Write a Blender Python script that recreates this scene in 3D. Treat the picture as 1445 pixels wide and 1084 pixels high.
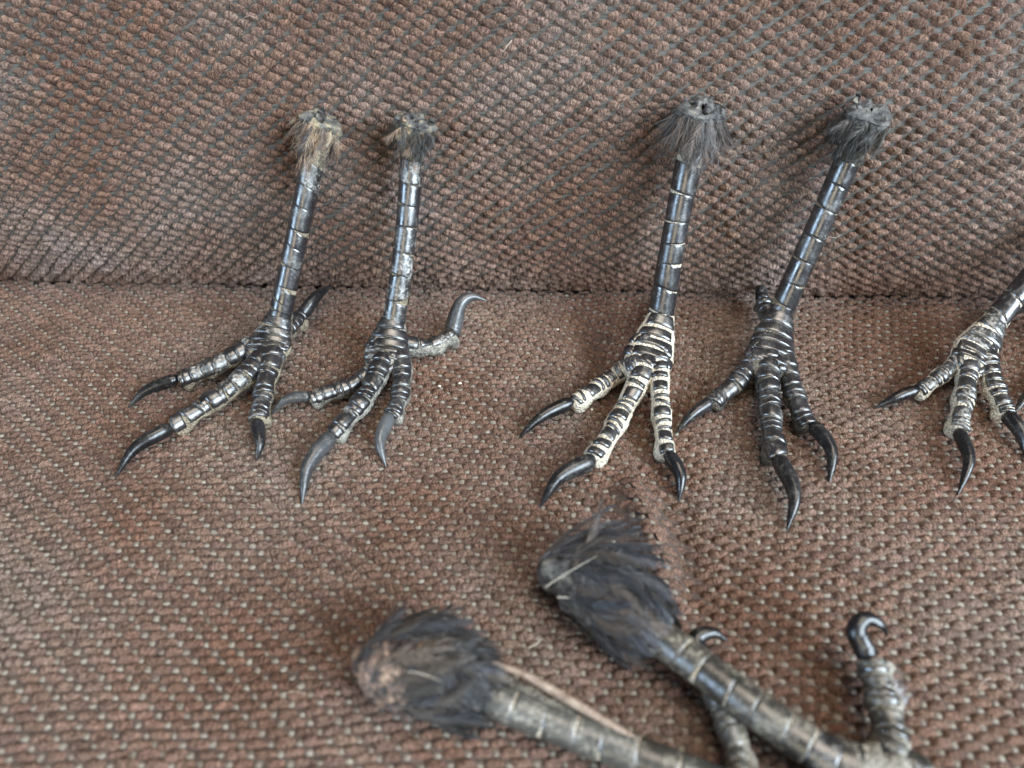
import bpy, math, random
import numpy as np
from mathutils import Vector, noise as mnoise

# ------------------------------------------------------------------ scene, camera, light
random.seed(7); rng = np.random.default_rng(11)
for o in list(bpy.data.objects): bpy.data.objects.remove(o)
sc = bpy.context.scene
COL = sc.collection
CM = 0.01                                   # all lengths below are centimetres

CAM_H, PITCH, FPX = 13.3, math.radians(43.3), 1045.0      # camera height over the seat, tilt, focal length for a 1445 px wide frame
cd = bpy.data.cameras.new('camera'); cam = bpy.data.objects.new('camera', cd); COL.objects.link(cam)
cam.location = (0, 0, CAM_H*CM)
cam.rotation_euler = (math.pi/2 - PITCH, 0, 0)
cd.sensor_width = 36.0; cd.lens = 36.0*FPX/1445.0
cd.clip_start = 0.005; cd.clip_end = 20.0
cd.dof.use_dof = True; cd.dof.focus_distance = 0.190; cd.dof.aperture_fstop = 11.0
sc.camera = cam

w = bpy.data.worlds.new('World'); sc.world = w; w.use_nodes = True
bg = w.node_tree.nodes['Background']; bg.inputs[0].default_value = (0.60, 0.56, 0.52, 1); bg.inputs[1].default_value = 0.06

def area(name, loc, target, sx, sy, power, col):
    l = bpy.data.lights.new(name, 'AREA'); l.shape = 'RECTANGLE'; l.size = sx; l.size_y = sy; l.energy = power; l.color = col
    o = bpy.data.objects.new(name, l); COL.objects.link(o); o.location = loc
    o.rotation_euler = (Vector(target) - Vector(loc)).to_track_quat('-Z', 'Y').to_euler()
    return o
area('window_light', (1.05, -0.72, 0.72), (0, 0.15, 0.02), 1.10, 0.95, 57.0, (0.76, 0.89, 1.0))
area('side_window_light', (-1.15, -0.60, 0.45), (0, 0.15, 0.02), 0.32, 0.8, 11.0, (0.55, 0.76, 1.0))
area('ceiling_bounce', (0.25, 0.00, 1.50), (0, 0.15, 0.0), 0.9, 0.8, 13.0, (1.0, 0.88, 0.74))
area('room_bounce', (-0.30, -1.35, 0.50), (0, 0.15, 0.02), 0.5, 0.8, 5.0, (1.0, 0.86, 0.64))
sc.cycles.max_bounces = 6; sc.cycles.diffuse_bounces = 2; sc.cycles.glossy_bounces = 3
sc.view_settings.view_transform = 'Standard'; sc.view_settings.look = 'None'
sc.view_settings.gamma = 1.0; sc.view_settings.exposure = 0.42
sc.render.engine = 'CYCLES'

# ------------------------------------------------------------------ materials
def mat(name):
    m = bpy.data.materials.new(name); m.use_nodes = True
    nt = m.node_tree; b = nt.nodes['Principled BSDF']
    return m, nt, b
def N(nt, t, **kw):
    n = nt.nodes.new(t)
    for k, v in kw.items():
        if k in n.inputs: n.inputs[k].default_value = v
        else: setattr(n, k, v)
    return n
def L(nt, a, b): nt.links.new(a, b)
def ramp(nt, fac, stops):
    r = nt.nodes.new('ShaderNodeValToRGB'); L(nt, fac, r.inputs[0])
    el = r.color_ramp.elements
    while len(el) < len(stops): el.new(0.5)
    for e, (p, c) in zip(el, stops):
        e.position = p; e.color = (*c, 1) if len(c) == 3 else c
    return r
def mixc(nt, fac, a, b, mode='MIX'):
    m = nt.nodes.new('ShaderNodeMix'); m.data_type = 'RGBA'; m.blend_type = mode
    for sock, v in ((m.inputs[0], fac), (m.inputs[6], a), (m.inputs[7], b)):
        if hasattr(v, 'is_output'): L(nt, v, sock)
        else: sock.default_value = v if isinstance(v, float) else (*v, 1)
    return m.outputs[2]
def coords(nt): return nt.nodes.new('ShaderNodeTexCoord').outputs['Object']
def noise_tex(nt, vec, scale, detail=4, rough=0.6):
    n = N(nt, 'ShaderNodeTexNoise', Scale=scale, Detail=detail, Roughness=rough); L(nt, vec, n.inputs['Vector']); return n.outputs[0]
def bump(nt, b, h, strength, dist):
    n = N(nt, 'ShaderNodeBump', Strength=strength, Distance=dist); L(nt, h, n.inputs['Height']); L(nt, n.outputs[0], b.inputs['Normal'])
    return n

def fabric_mat(name, brown, red, grey):
    m, nt, b = mat(name); v = nt.nodes.new('ShaderNodeNewGeometry').outputs['Position']
    nap = noise_tex(nt, v, 22.0, 3, 0.55)                     # pile brushed this way and that
    nr = ramp(nt, nap, [(0.36, red), (0.50, brown), (0.66, grey)])
    att = N(nt, 'ShaderNodeAttribute', attribute_name='tint')
    c = mixc(nt, 1.0, nr.outputs[0], att.outputs['Color'], 'MULTIPLY')
    uv = nt.nodes.new('ShaderNodeUVMap').outputs[0]
    mp = N(nt, 'ShaderNodeMapping', Scale=(7.0, 0.8, 1.0)); L(nt, uv, mp.inputs[0])
    st = noise_tex(nt, mp.outputs[0], 1.0, 3, 0.7)            # pile fibres fanning across the yarn
    fine = noise_tex(nt, v, 3500.0, 2, 0.7)
    sr = ramp(nt, st, [(0.36, (0.28, 0.25, 0.235)), (0.64, (1.75, 1.78, 1.84))])
    c2 = mixc(nt, 1.0, c, sr.outputs[0], 'MULTIPLY')
    fr = ramp(nt, fine, [(0.32, (0.42, 0.42, 0.42)), (0.68, (1.6, 1.6, 1.6))])
    c3 = mixc(nt, 0.9, c2, fr.outputs[0], 'MULTIPLY')
    L(nt, c3, b.inputs['Base Color'])
    b.inputs['Roughness'].default_value = 0.85; b.inputs['Specular IOR Level'].default_value = 0.15
    b.inputs['Sheen Weight'].default_value = 0.06; b.inputs['Sheen Roughness'].default_value = 0.45
    b.inputs['Sheen Tint'].default_value = (0.9, 0.85, 0.82, 1)
    add = N(nt, 'ShaderNodeMath', operation='ADD'); L(nt, st, add.inputs[0]); L(nt, fine, add.inputs[1])
    bump(nt, b, add.outputs[0], 0.9, 0.0006)
    return m
M_BACK = fabric_mat('chenille_back', (0.168, 0.106, 0.078), (0.140, 0.076, 0.050), (0.200, 0.146, 0.120))
M_SEAT = fabric_mat('chenille_seat', (0.166, 0.100, 0.073), (0.142, 0.074, 0.048), (0.188, 0.134, 0.104))

def thread_mat(name, col, col2):
    m, nt, b = mat(name); v = nt.nodes.new('ShaderNodeNewGeometry').outputs['Position']
    mp = N(nt, 'ShaderNodeMapping', Scale=(350.0, 2600.0, 2600.0)); L(nt, v, mp.inputs[0])
    n = noise_tex(nt, mp.outputs[0], 1.0, 2, 0.6)
    r = ramp(nt, n, [(0.3, col2), (0.65, col)]); L(nt, r.outputs[0], b.inputs['Base Color'])
    b.inputs['Roughness'].default_value = 0.7
    bump(nt, b, n, 0.5, 0.0003)
    return m
M_WEFT = thread_mat('backing_thread', (0.095, 0.090, 0.078), (0.015, 0.012, 0.010))
M_KNOT = thread_mat('pale_warp_thread', (0.28, 0.25, 0.20), (0.10, 0.072, 0.055))
M_SEATBASE = thread_mat('seat_backing', (0.10, 0.07, 0.055), (0.035, 0.025, 0.02))

def horn_mat(name, base, dust, dust_amt, rough=0.24, spec=0.95, ior=1.55):
    m, nt, b = mat(name); v = coords(nt)
    n1 = noise_tex(nt, v, 260.0, 5, 0.65); n2 = noise_tex(nt, v, 1500.0, 3, 0.7)
    mul = N(nt, 'ShaderNodeMath', operation='MULTIPLY'); L(nt, n1, mul.inputs[0]); L(nt, n2, mul.inputs[1])
    f = ramp(nt, mul.outputs[0], [(0.30 - 0.06*dust_amt, (0, 0, 0)), (0.47 - 0.08*dust_amt, (1, 1, 1))])
    sc_ = N(nt, 'ShaderNodeMath', operation='MULTIPLY'); L(nt, f.outputs[0], sc_.inputs[0]); sc_.inputs[1].default_value = min(1.0, dust_amt)
    tone = noise_tex(nt, v, 120.0, 2)
    tr = ramp(nt, tone, [(0.35, tuple(0.6*x for x in base)), (0.7, tuple(1.7*x for x in base))])
    L(nt, mixc(nt, sc_.outputs[0], tr.outputs[0], dust), b.inputs['Base Color'])
    rr = ramp(nt, n1, [(0.3, (rough*0.75,)*3), (0.7, (rough*1.6,)*3)])
    rm = mixc(nt, sc_.outputs[0], rr.outputs[0], (0.7, 0.7, 0.7)); L(nt, rm, b.inputs['Roughness'])
    b.inputs['Specular IOR Level'].default_value = spec; b.inputs['IOR'].default_value = ior
    bump(nt, b, n1, 0.30, 0.0005)
    return m
M_SCUTE = horn_mat('black_scale', (0.011, 0.011, 0.013), (0.42, 0.40, 0.35), 0.34, 0.27, 1.0, 1.64)
M_SCUTE_D = horn_mat('dusty_black_scale', (0.014, 0.014, 0.015), (0.48, 0.46, 0.42), 0.75, 0.30, 1.0, 1.64)
M_SCUTE_O = horn_mat('olive_worn_scale', (0.028, 0.026, 0.022), (0.30, 0.27, 0.20), 0.8, 0.33)
M_CLAW = horn_mat('black_claw', (0.010, 0.010, 0.011), (0.30, 0.29, 0.27), 0.30, 0.24, 0.55, 1.5)
M_CLAW_G = horn_mat('greyish_claw', (0.048, 0.050, 0.053), (0.40, 0.40, 0.38), 0.30, 0.28, 0.7, 1.5)

def skin_mat(name, light, dark, scale=2200.0, thr=(0.35, 0.62)):
    m, nt, b = mat(name); v = coords(nt)
    vo = N(nt, 'ShaderNodeTexVoronoi', Scale=scale); L(nt, v, vo.inputs['Vector'])
    n1 = noise_tex(nt, v, 330.0, 4, 0.65)
    r = ramp(nt, n1, [(thr[0], dark), (thr[1], light)])
    vr = ramp(nt, vo.outputs['Distance'], [(0.1, (1.15, 1.15, 1.15)), (0.75, (0.45, 0.42, 0.40))])
    L(nt, mixc(nt, 1.0, r.outputs[0], vr.outputs[0], 'MULTIPLY'), b.inputs['Base Color'])
    b.inputs['Roughness'].default_value = 0.55
    bn = bump(nt, b, vo.outputs['Distance'], 0.8, 0.0005); bn.invert = True
    return m
M_CREAM = skin_mat('cream_skin', (0.82, 0.75, 0.61), (0.50, 0.41, 0.27), 2000.0, (0.28, 0.48))
M_BEIGE = skin_mat('beige_skin', (0.44, 0.38, 0.27), (0.12, 0.10, 0.07))
M_GREY = skin_mat('grey_pad_skin', (0.42, 0.41, 0.36), (0.08, 0.075, 0.065))
M_DARK = skin_mat('dark_skin', (0.20, 0.18, 0.14), (0.035, 0.032, 0.03))
M_PALE = skin_mat('pale_sole_skin', (0.46, 0.44, 0.38), (0.16, 0.14, 0.10))

def flesh_mat(name, stops, spec=0.5):
    m, nt, b = mat(name); v = coords(nt)
    n1 = noise_tex(nt, v, 420.0, 6, 0.7)
    r = ramp(nt, n1, stops); L(nt, r.outputs[0], b.inputs['Base Color'])
    b.inputs['Roughness'].default_value = 0.42; b.inputs['Specular IOR Level'].default_value = spec
    bump(nt, b, n1, 1.0, 0.0012)
    return m
M_CUT_TAN = flesh_mat('dried_cut_tan', [(0.36, (0.015, 0.015, 0.017)), (0.47, (0.09, 0.09, 0.09)), (0.57, (0.20, 0.18, 0.14)), (0.66, (0.46, 0.36, 0.20)), (0.76, (0.62, 0.56, 0.44))])
M_CUT_PINK = flesh_mat('dried_cut_pink', [(0.40, (0.02, 0.018, 0.018)), (0.50, (0.12, 0.08, 0.065)), (0.60, (0.36, 0.24, 0.17)), (0.74, (0.58, 0.46, 0.31))])
M_CUT_GREY = flesh_mat('dried_cut_grey', [(0.36, (0.012, 0.012, 0.014)), (0.48, (0.07, 0.07, 0.07)), (0.60, (0.17, 0.17, 0.16)), (0.72, (0.34, 0.29, 0.20))])

M_SCRAP_PALE = flesh_mat('pale_tissue', [(0.3, (0.30, 0.22, 0.12)), (0.7, (0.66, 0.58, 0.44))])
M_SCRAP_DARK = flesh_mat('dark_tissue', [(0.35, (0.012, 0.012, 0.014)), (0.7, (0.10, 0.10, 0.10))], 0.8)
def fluff_mat():
    m, nt, b = mat('feather_down')
    att = N(nt, 'ShaderNodeAttribute', attribute_name='tint'); L(nt, att.outputs['Color'], b.inputs['Base Color'])
    b.inputs['Roughness'].default_value = 0.45; b.inputs['Specular IOR Level'].default_value = 0.45
    b.inputs['Sheen Weight'].default_value = 0.2
    return m
M_FLUFF = fluff_mat()
def plain(name, c, rough=0.6):
    m, nt, b = mat(name); n = noise_tex(nt, coords(nt), 900.0, 3)
    r = ramp(nt, n, [(0.3, tuple(0.75*x for x in c)), (0.7, c)]); L(nt, r.outputs[0], b.inputs['Base Color'])
    b.inputs['Roughness'].default_value = rough; return m
M_CRUMB = plain('pale_crumb', (0.75, 0.68, 0.55)); M_LINT = plain('pale_hair', (0.6, 0.55, 0.45)); M_BLUE = plain('blue_lint', (0.08, 0.16, 0.5))

# ------------------------------------------------------------------ mesh helpers (centimetres in, metres out)
def mesh_obj(name, V, F, m, parent=None, origin=(0, 0, 0), smooth=True, tint=None, uv=None):
    V = np.asarray(V, float); F = np.asarray(F, np.int32)
    me = bpy.data.meshes.new(name)
    n, k = F.shape
    me.vertices.add(len(V)); me.vertices.foreach_set('co', ((V - np.asarray(origin))*CM).astype(np.float32).ravel())
    me.loops.add(n*k); me.loops.foreach_set('vertex_index', F.ravel())
    me.polygons.add(n); me.polygons.foreach_set('loop_start', np.arange(0, n*k, k, dtype=np.int32))
    me.polygons.foreach_set('use_smooth', np.full(n, smooth))
    if tint is not None:
        a = me.attributes.new('tint', 'FLOAT_COLOR', 'POINT')
        t4 = np.ones((len(V), 4), np.float32); t4[:, :3] = tint; a.data.foreach_set('color', t4.ravel())
    if uv is not None:
        l = me.uv_layers.new(name='UVMap'); l.data.foreach_set('uv', np.asarray(uv, np.float32)[F.ravel()].ravel())
    me.update(calc_edges=True); me.validate()
    me.materials.append(m)
    o = bpy.data.objects.new(name, me); COL.objects.link(o)
    if parent: o.parent = parent
    return o
def grid_faces(nu, nv, wrap_v=False):
    i, j = np.meshgrid(np.arange(nu-1), np.arange(nv if wrap_v else nv-1), indexing='ij')
    j2 = (j+1) % nv
    return np.stack([i*nv+j, (i+1)*nv+j, (i+1)*nv+j2, i*nv+j2], -1).reshape(-1, 4)
def tag(o, label=None, cat=None, group=None, kind=None):
    for k, v in (('label', label), ('category', cat), ('group', group), ('kind', kind)):
        if v: o[k] = v
    return o

# ------------------------------------------------------------------ the seat and the back cushion
def seat_z(x, y):
    z = 0.10*np.sin(0.33*x+0.6)*np.sin(0.30*y+1.0) + 0.05*np.sin(0.8*x-0.5*y)
    def groove(x0, y0, x1, y1, amp, wid):
        dx, dy = x1-x0, y1-y0; ln = math.hypot(dx, dy)
        t = ((x-x0)*dx+(y-y0)*dy)/ln; d = ((x-x0)*dy-(y-y0)*dx)/ln
        s = 1/(1+np.exp(-(t)/0.35))*1/(1+np.exp((t-ln)/0.35))
        return amp*s*np.exp(-(d/wid)**2)
    z = z + groove(2.0, 17.6, 2.9, 12.4, -0.30, 0.50) + groove(2.75, 10.6, 3.15, 8.0, 0.50, 0.32) + groove(3.5, 11.6, 3.75, 7.6, -0.14, 0.45)
    z = z + groove(6.2, 17.0, 5.2, 13.5, 0.14, 0.6) + groove(-9.0, 17.6, -6.5, 16.4, -0.12, 0.5)
    z = z - 0.95/(1+np.exp(-(y+0.030*x-18.36)/0.03))
    return z
_prof = np.array([(19.3, -0.75), (19.0, -0.50), (18.66, -0.16), (18.20, 0.28), (17.80, 1.10), (17.66, 2.2), (17.78, 3.7), (18.2, 5.5), (18.95, 7.6), (19.9, 10.0), (21.2, 12.8)])
def catmull(pts, n):
    pts = np.asarray(pts, float)
    if len(pts) == 2: return pts[0] + (pts[1]-pts[0])*np.linspace(0, 1, n)[:, None]
    p = np.vstack([2*pts[0]-pts[1], pts, 2*pts[-1]-pts[-2]])
    m = len(pts)-1
    u = np.linspace(0, m, 60*m+1); i = np.minimum(u.astype(int), m-1); f = (u-i)[:, None]
    a, b, c, d = p[i], p[i+1], p[i+2], p[i+3]
    q = 0.5*((2*b)+(c-a)*f+(2*a-5*b+4*c-d)*f**2+(3*b-a-3*c+d)*f**3)
    s = np.concatenate([[0], np.cumsum(np.linalg.norm(np.diff(q, axis=0), axis=1))])
    t = np.linspace(0, s[-1], n)
    return np.stack([np.interp(t, s, q[:, k]) for k in range(q.shape[1])], -1)
_pc = catmull(_prof, 400); _ps = np.concatenate([[0], np.cumsum(np.linalg.norm(np.diff(_pc, axis=0), axis=1))])
def back_pos(x, s):
    y = np.interp(s, _ps, _pc[:, 0]); z = np.interp(s, _ps, _pc[:, 1])
    y = y - 0.030*x - 0.0 + 0.10*np.sin(0.35*x+1.2)*np.sin(0.5*z) + 0.05*np.sin(0.7*x+0.6*z)
    z = z - 0.02*np.sin(0.25*x)
    return np.stack([x, y, z], -1)
def seat_pos(x, y): return np.stack([x, y, seat_z(x, y)], -1)

P_W, R_W = 0.50, 0.167                       # weave repeat: along the row, from row to row
def dome_template(nr, na):
    V = [(0, 0, 1)]; 
    for r in range(1, nr+1):
        for a in range(na):
            q = r/nr; th = 2*math.pi*a/na
            V.append((q*math.cos(th), q*math.sin(th), math.sqrt(max(0, 1-q*q))))
    F = [(0, 1+a, 1+(a+1) % na) for a in range(na)]
    for r in range(nr-1):
        o = 1+r*na
        for a in range(na):
            b = (a+1) % na
            F += [(o+a, o+na+a, o+na+b), (o+a, o+na+b, o+b)]
    return np.array(V, float), np.array(F, np.int32)
DV, DF = dome_template(3, 12)
KV, KF = dome_template(2, 8)

def weave(posf, x0, x1, s0, s1, shift, seed):
    g = np.random.default_rng(seed)
    rows = np.arange(int(s0/R_W), int(s1/R_W)+1); cols = np.arange(int(x0/P_W)-2, int(x1/P_W)+3)
    r, c = np.meshgrid(rows, cols, indexing='ij'); r = r.ravel(); c = c.ravel()
    x = (c + np.mod(shift*r, 1.0))*P_W; s = r*R_W
    xx = x + 0.10*np.sin(0.5*s+0.35*x) + g.normal(0, 0.014, len(x)); ss = s + 0.16*np.sin(0.21*x+0.1*s+seed) + 0.05*np.sin(0.9*x+0.4*s) + g.normal(0, 0.008, len(x))
    return xx, ss, g
def frames_on(posf, x, s):
    e = 0.04; p = posf(x, s)
    tx = posf(x+e, s)-posf(x-e, s); ts = posf(x, s+e)-posf(x, s-e)
    tx /= np.linalg.norm(tx, axis=1)[:, None]
    n = np.cross(tx, ts); n /= np.linalg.norm(n, axis=1)[:, None]
    return p, tx, np.cross(n, tx), n
def project(p):
    zc = p[:, 1]*math.cos(PITCH) + (CAM_H-p[:, 2])*math.sin(PITCH)
    yc = p[:, 1]*math.sin(PITCH) - (CAM_H-p[:, 2])*math.cos(PITCH)
    return 722.5+FPX*p[:, 0]/zc, 542-FPX*yc/zc, zc
def pads(posf, x, s, g, hw, hs, hn, T, Fc, jit, sink, tintrange, asym=0.0, tilt=0.0, ex=0.8, lumpy=0.10):
    p, tx, ts, n = frames_on(posf, x, s)
    m = len(x)
    a = g.normal(0, jit, m); ca, sa = np.cos(a)[:, None], np.sin(a)[:, None]
    t1 = tx*ca+ts*sa; t2 = ts*ca-tx*sa
    w_ = hw*g.uniform(0.86, 1.12, m); h_ = hs*g.uniform(0.88, 1.14, m); k_ = hn*g.uniform(0.75, 1.25, m)
    u, v, q = T[:, 0], T[:, 1], T[:, 2]
    su = np.sign(u)*np.abs(u)**ex; sv = np.sign(v)*np.abs(v)**ex
    lump = 1+lumpy*g.normal(0, 1, (m, len(T)))
    edge = 1+0.07*g.normal(0, 1, (m, len(T)))
    hgt = q**0.85*(1+tilt*v)
    V = (p[:, None, :] + t1[:, None, :]*(su[None, :]*w_[:, None]*edge)[..., None]
         + t2[:, None, :]*((sv[None, :]*edge+asym*q[None, :])*h_[:, None])[..., None]
         + n[:, None, :]*(hgt[None, :]*k_[:, None]*lump - sink)[..., None])
    F = (Fc[None] + (np.arange(m)*len(T))[:, None, None])
    tv = g.uniform(*tintrange, m)
    tint = np.repeat(np.stack([tv, tv*g.uniform(0.985, 1.015, m), tv*g.uniform(0.97, 1.03, m)], -1)[:, None, :], len(T), 1)
    fan = np.stack([np.arctan2(u, v+1.5)*1.3, np.hypot(u, v+1.5)], -1)
    uv = np.repeat(fan[None], m, 0) + g.uniform(0, 40, (m, 1, 2))
    return V, F, tint, uv, p

def cushion(name, label, posf, x0, x1, s0, s1, shift, seed, m_yarn, m_base, knots, hw, hs, hn, shape):
    xs = np.linspace(x0-4, x1+4, 140); ss = np.linspace(s0, s1, 160)
    X, Sg = np.meshgrid(xs, ss, indexing='ij')
    V = posf(X.ravel(), Sg.ravel()); F = grid_faces(140, 160)
    # close the block behind / beneath so that it is a solid cushion
    root = bpy.data.objects.new(name, None); COL.objects.link(root)
    oc = np.array([0.0, float(V[:, 1].mean()), 0.0]); root.location = oc*CM
    tag(root, label, 'cushion')
    off = np.array([0, 0, -7.0]) if knots else np.array([0, 9.0, 0])
    V2 = V+off; nb = len(V)
    idx = np.arange(nb).reshape(140, 160)
    rim = np.concatenate([idx[:, 0], idx[-1, 1:], idx[-2::-1, -1], idx[0, -2:0:-1]])
    side = np.stack([rim, np.roll(rim, -1), np.roll(rim, -1)+nb, rim+nb], -1)
    mesh_obj('cover_backing', np.vstack([V, V2]), np.vstack([F, F[:, ::-1]+nb, side]), m_base, root, oc)
    x, s, g = weave(posf, x0, x1, s0, s1, shift, seed)
    V, F, tint, uv, p = pads(posf, x, s, g, hw, hs, hn, DV, DF, 0.08, 0.025, (0.80, 1.17), *shape)
    px, py, zc = project(p)
    score = np.where((px > 20) & (px < 1425) & (py > 20) & (py < 1064), zc, 1e9)
    big = np.argsort(score)[:300]
    rest = np.ones(len(p), bool); rest[big] = False
    k = len(DV)
    Fr = (DF[None] + (np.arange(rest.sum())*k)[:, None, None]).reshape(-1, 3)
    o = mesh_obj('chenille_yarn', V[rest].reshape(-1, 3), Fr, m_yarn, root, oc, tint=tint[rest].reshape(-1, 3), uv=uv[rest].reshape(-1, 2))
    o['kind'] = 'stuff'
    for i in big:
        mesh_obj('yarn_loop', V[i], DF, m_yarn, root, oc, tint=tint[i], uv=uv[i])
    # loose pile fibres standing off the yarn
    nf = 14
    j = np.repeat(np.arange(len(p)), nf); q = g.integers(0, 13, len(j))
    rootp = V[j, q]; pn = frames_on(posf, x, s)[3][j]
    d = pn*g.uniform(0.3, 1.0, (len(j), 1)) + g.normal(0, 0.55, (len(j), 3)); d /= np.linalg.norm(d, axis=1)[:, None]
    ln = g.uniform(0.025, 0.070, (len(j), 1)); wv = np.cross(d, g.normal(0, 1, d.shape)); wv /= np.linalg.norm(wv, axis=1)[:, None]
    Vf = np.stack([rootp-wv*0.003, rootp+wv*0.003, rootp+d*ln+g.normal(0, .008, d.shape)], 1).reshape(-1, 3)
    tf = np.repeat(tint[j, 0]*g.uniform(0.8, 1.4, (len(j), 1)), 3, 0)
    o = mesh_obj('pile_fuzz', Vf, np.arange(len(Vf)).reshape(-1, 3), m_yarn, root, oc, tint=tf, uv=np.zeros((len(Vf), 2)))
    o['kind'] = 'stuff'
    # lint and broken fibres lying on the cloth
    nl = 20; k = g.integers(0, len(p), nl); pp = p[k]; fr = frames_on(posf, x[k], s[k])
    an = g.uniform(0, 6.283, (nl, 1)); dd = fr[1]*np.cos(an)+fr[2]*np.sin(an); pe = fr[1]*np.sin(an)-fr[2]*np.cos(an)
    q = np.linspace(-1, 1, 7)[None, :, None]; l2 = g.uniform(0.06, 0.26, (nl, 1, 1)); cv = g.normal(0, 0.35, (nl, 1, 1))
    cur = pp[:, None]+fr[3][:, None]*(0.135+0.05*(1-q*q)*g.uniform(0, 1, (nl, 1, 1)))+l2*(q*dd[:, None]+cv*q*q*pe[:, None])
    wd = g.uniform(0.0020, 0.0055, (nl, 1, 1))
    Vl = np.stack([cur-pe[:, None]*wd, cur+fr[3][:, None]*wd*1.4, cur+pe[:, None]*wd], 2).reshape(-1, 3)
    fl = np.array([(3*i+c, 3*i+c+1, 3*i+c+4, 3*i+c+3) for i in range(6) for c in (0, 1)])
    o = mesh_obj('lint', Vl, (fl[None]+(np.arange(nl)*21)[:, None, None]).reshape(-1, 4), M_LINT, root, oc); o['kind'] = 'stuff'
    if knots:
        V, F, tint, uv, p = pads(posf, x+P_W*0.5, s, g, 0.082, 0.070, 0.034, KV, KF, 0.2, 0.014, (0.8, 1.1), 0, 0, 0.7, 0.25)
        o = mesh_obj('warp_knots', V.reshape(-1, 3), F.reshape(-1, 3), M_KNOT, root, oc, uv=uv.reshape(-1, 2)); o['kind'] = 'stuff'
    return root
cushion('seat_cushion', 'brown woven seat cushion with pale flecks that all the bird feet rest on', seat_pos, -20, 20, 3.2, 19.6, 0.6, 1, M_SEAT, M_SEATBASE, True, 0.212, 0.097, 0.100, (0.05, 0.10, 0.72, 0.14))
cushion('back_cushion', 'brown knobbly woven back cushion the upright feet lean against', back_pos, -20, 20, 0.0, 12.5, 0.4, 2, M_BACK, M_WEFT, False, 0.207, 0.126, 0.155, (0.10, 0.35, 0.90, 0.10))

# ------------------------------------------------------------------ points: seat or vertical-plane intersections of sight lines, used to measure the feet
def ray(px, py):
    a, b = (px-722.5)/FPX, (542-py)/FPX
    return np.array([a, math.cos(PITCH)+b*math.sin(PITCH), -math.sin(PITCH)+b*math.cos(PITCH)])
def at(px, py, dz):
    d = ray(px, py); z = dz
    for _ in range(6):
        t = (z-CAM_H)/d[2]; x, y = d[0]*t, d[1]*t; z = float(seat_z(x, y))+dz
    return np.array([x, y, z])
def at_y(px, py, y):
    d = ray(px, py); t = y/d[1]; return np.array([d[0]*t, y, CAM_H+d[2]*t])

# ------------------------------------------------------------------ bird foot builders
class Path:
    def __init__(s, pts, radii, up, n=64):
        s.P = catmull(pts, n); s.t = np.linspace(0, 1, n)
        s.T = np.gradient(s.P, axis=0); s.T /= np.linalg.norm(s.T, axis=1)[:, None]
        up = np.asarray(up, float)
        if up.ndim == 1: up = np.repeat(up[None], n, 0)
        else: up = np.stack([np.interp(s.t, np.linspace(0, 1, len(up)), up[:, k]) for k in range(3)], -1)
        U = up-(up*s.T).sum(1)[:, None]*s.T; s.U = U/np.linalg.norm(U, axis=1)[:, None]
        s.S = np.cross(s.T, s.U)
        s.rt = np.asarray([r[0] for r in radii]); s.rv = np.asarray([r[1] for r in radii])
        s.rw = np.asarray([r[2] if len(r) > 2 else 1.0 for r in radii])
    def ev(s, t):
        t = np.clip(t, 0, 1); f = lambda A: np.stack([np.interp(t, s.t, A[:, k]) for k in range(3)], -1)
        return f(s.P), f(s.U), f(s.S)
    def r(s, t): return np.interp(t, s.rt, s.rv)
    def w(s, t): return np.interp(t, s.rt, s.rw)
def nz(P, f, seed=0.0): return np.array([mnoise.noise(Vector((p[0]*f+seed, p[1]*f, p[2]*f))) for p in P])

def tube(path, nt, na, fn=None, t0=0.0, t1=1.0, cap=0.03):
    t = np.linspace(t0, t1, nt); th = np.linspace(0, 2*math.pi, na, endpoint=False)
    Tt, Th = np.meshgrid(t, th, indexing='ij'); C, U, S = path.ev(Tt.ravel())
    R = path.r(Tt.ravel()); W = path.w(Tt.ravel()); th_ = Th.ravel()
    f = np.ones_like(R) if fn is None else fn(Tt.ravel(), th_)
    e = np.minimum((Tt.ravel()-t0)/cap, (t1-Tt.ravel())/cap); e = np.sqrt(np.clip(e, 0, 1)*(2-np.clip(e, 0, 1)))
    V = C + (R*f*e)[:, None]*(np.cos(th_)[:, None]*U + (np.sin(th_)*W)[:, None]*S)
    return V, grid_faces(nt, na, True)
def roughen(V, path_c, amp, freq, seed):
    d = V-path_c; l = np.linalg.norm(d, axis=1)[:, None]+1e-6
    return V + d/l*(amp*nz(V, freq, seed))[:, None]

def scute(path, t0, t1, arc, lift, parent, origin, m, bow=0.0, skew=0.0, off=0.0, name='scale', nq=9, nk=13, sharp=8, sink=0.022):
    q = 0.5-0.5*np.cos(np.linspace(0, math.pi, nq)); a = arc*np.sin(np.linspace(-math.pi/2, math.pi/2, nk))+off
    Q, A = np.meshgrid(q, a, indexing='ij'); Q = Q.ravel(); A = A.ravel()
    ln = t1-t0
    tt = t0+ln*Q+skew*np.sin(A)+bow*(1-np.cos(A))
    C, U, S = path.ev(tt); R = path.r(tt); W = path.w(tt)
    e = 1-np.abs(2*Q-1)**sharp; ea = 1-np.abs((A-off)/arc)**8
    h = lift*(0.55+0.55*Q)*e*ea - sink*(1-e*ea)
    V = C+(R+h)[:, None]*(np.cos(A)[:, None]*U+(np.sin(A)*W)[:, None]*S)
    return mesh_obj(name, V, grid_faces(nq, nk), m, parent, origin)

def bands(g, n, t0, t1, pattern):
    wts = np.array([pattern[i % len(pattern)] for i in range(n)])*g.uniform(0.75, 1.25, n)
    e = t0+(t1-t0)*np.concatenate([[0], np.cumsum(wts)/wts.sum()])
    return list(zip(e[:-1], e[1:]))

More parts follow.
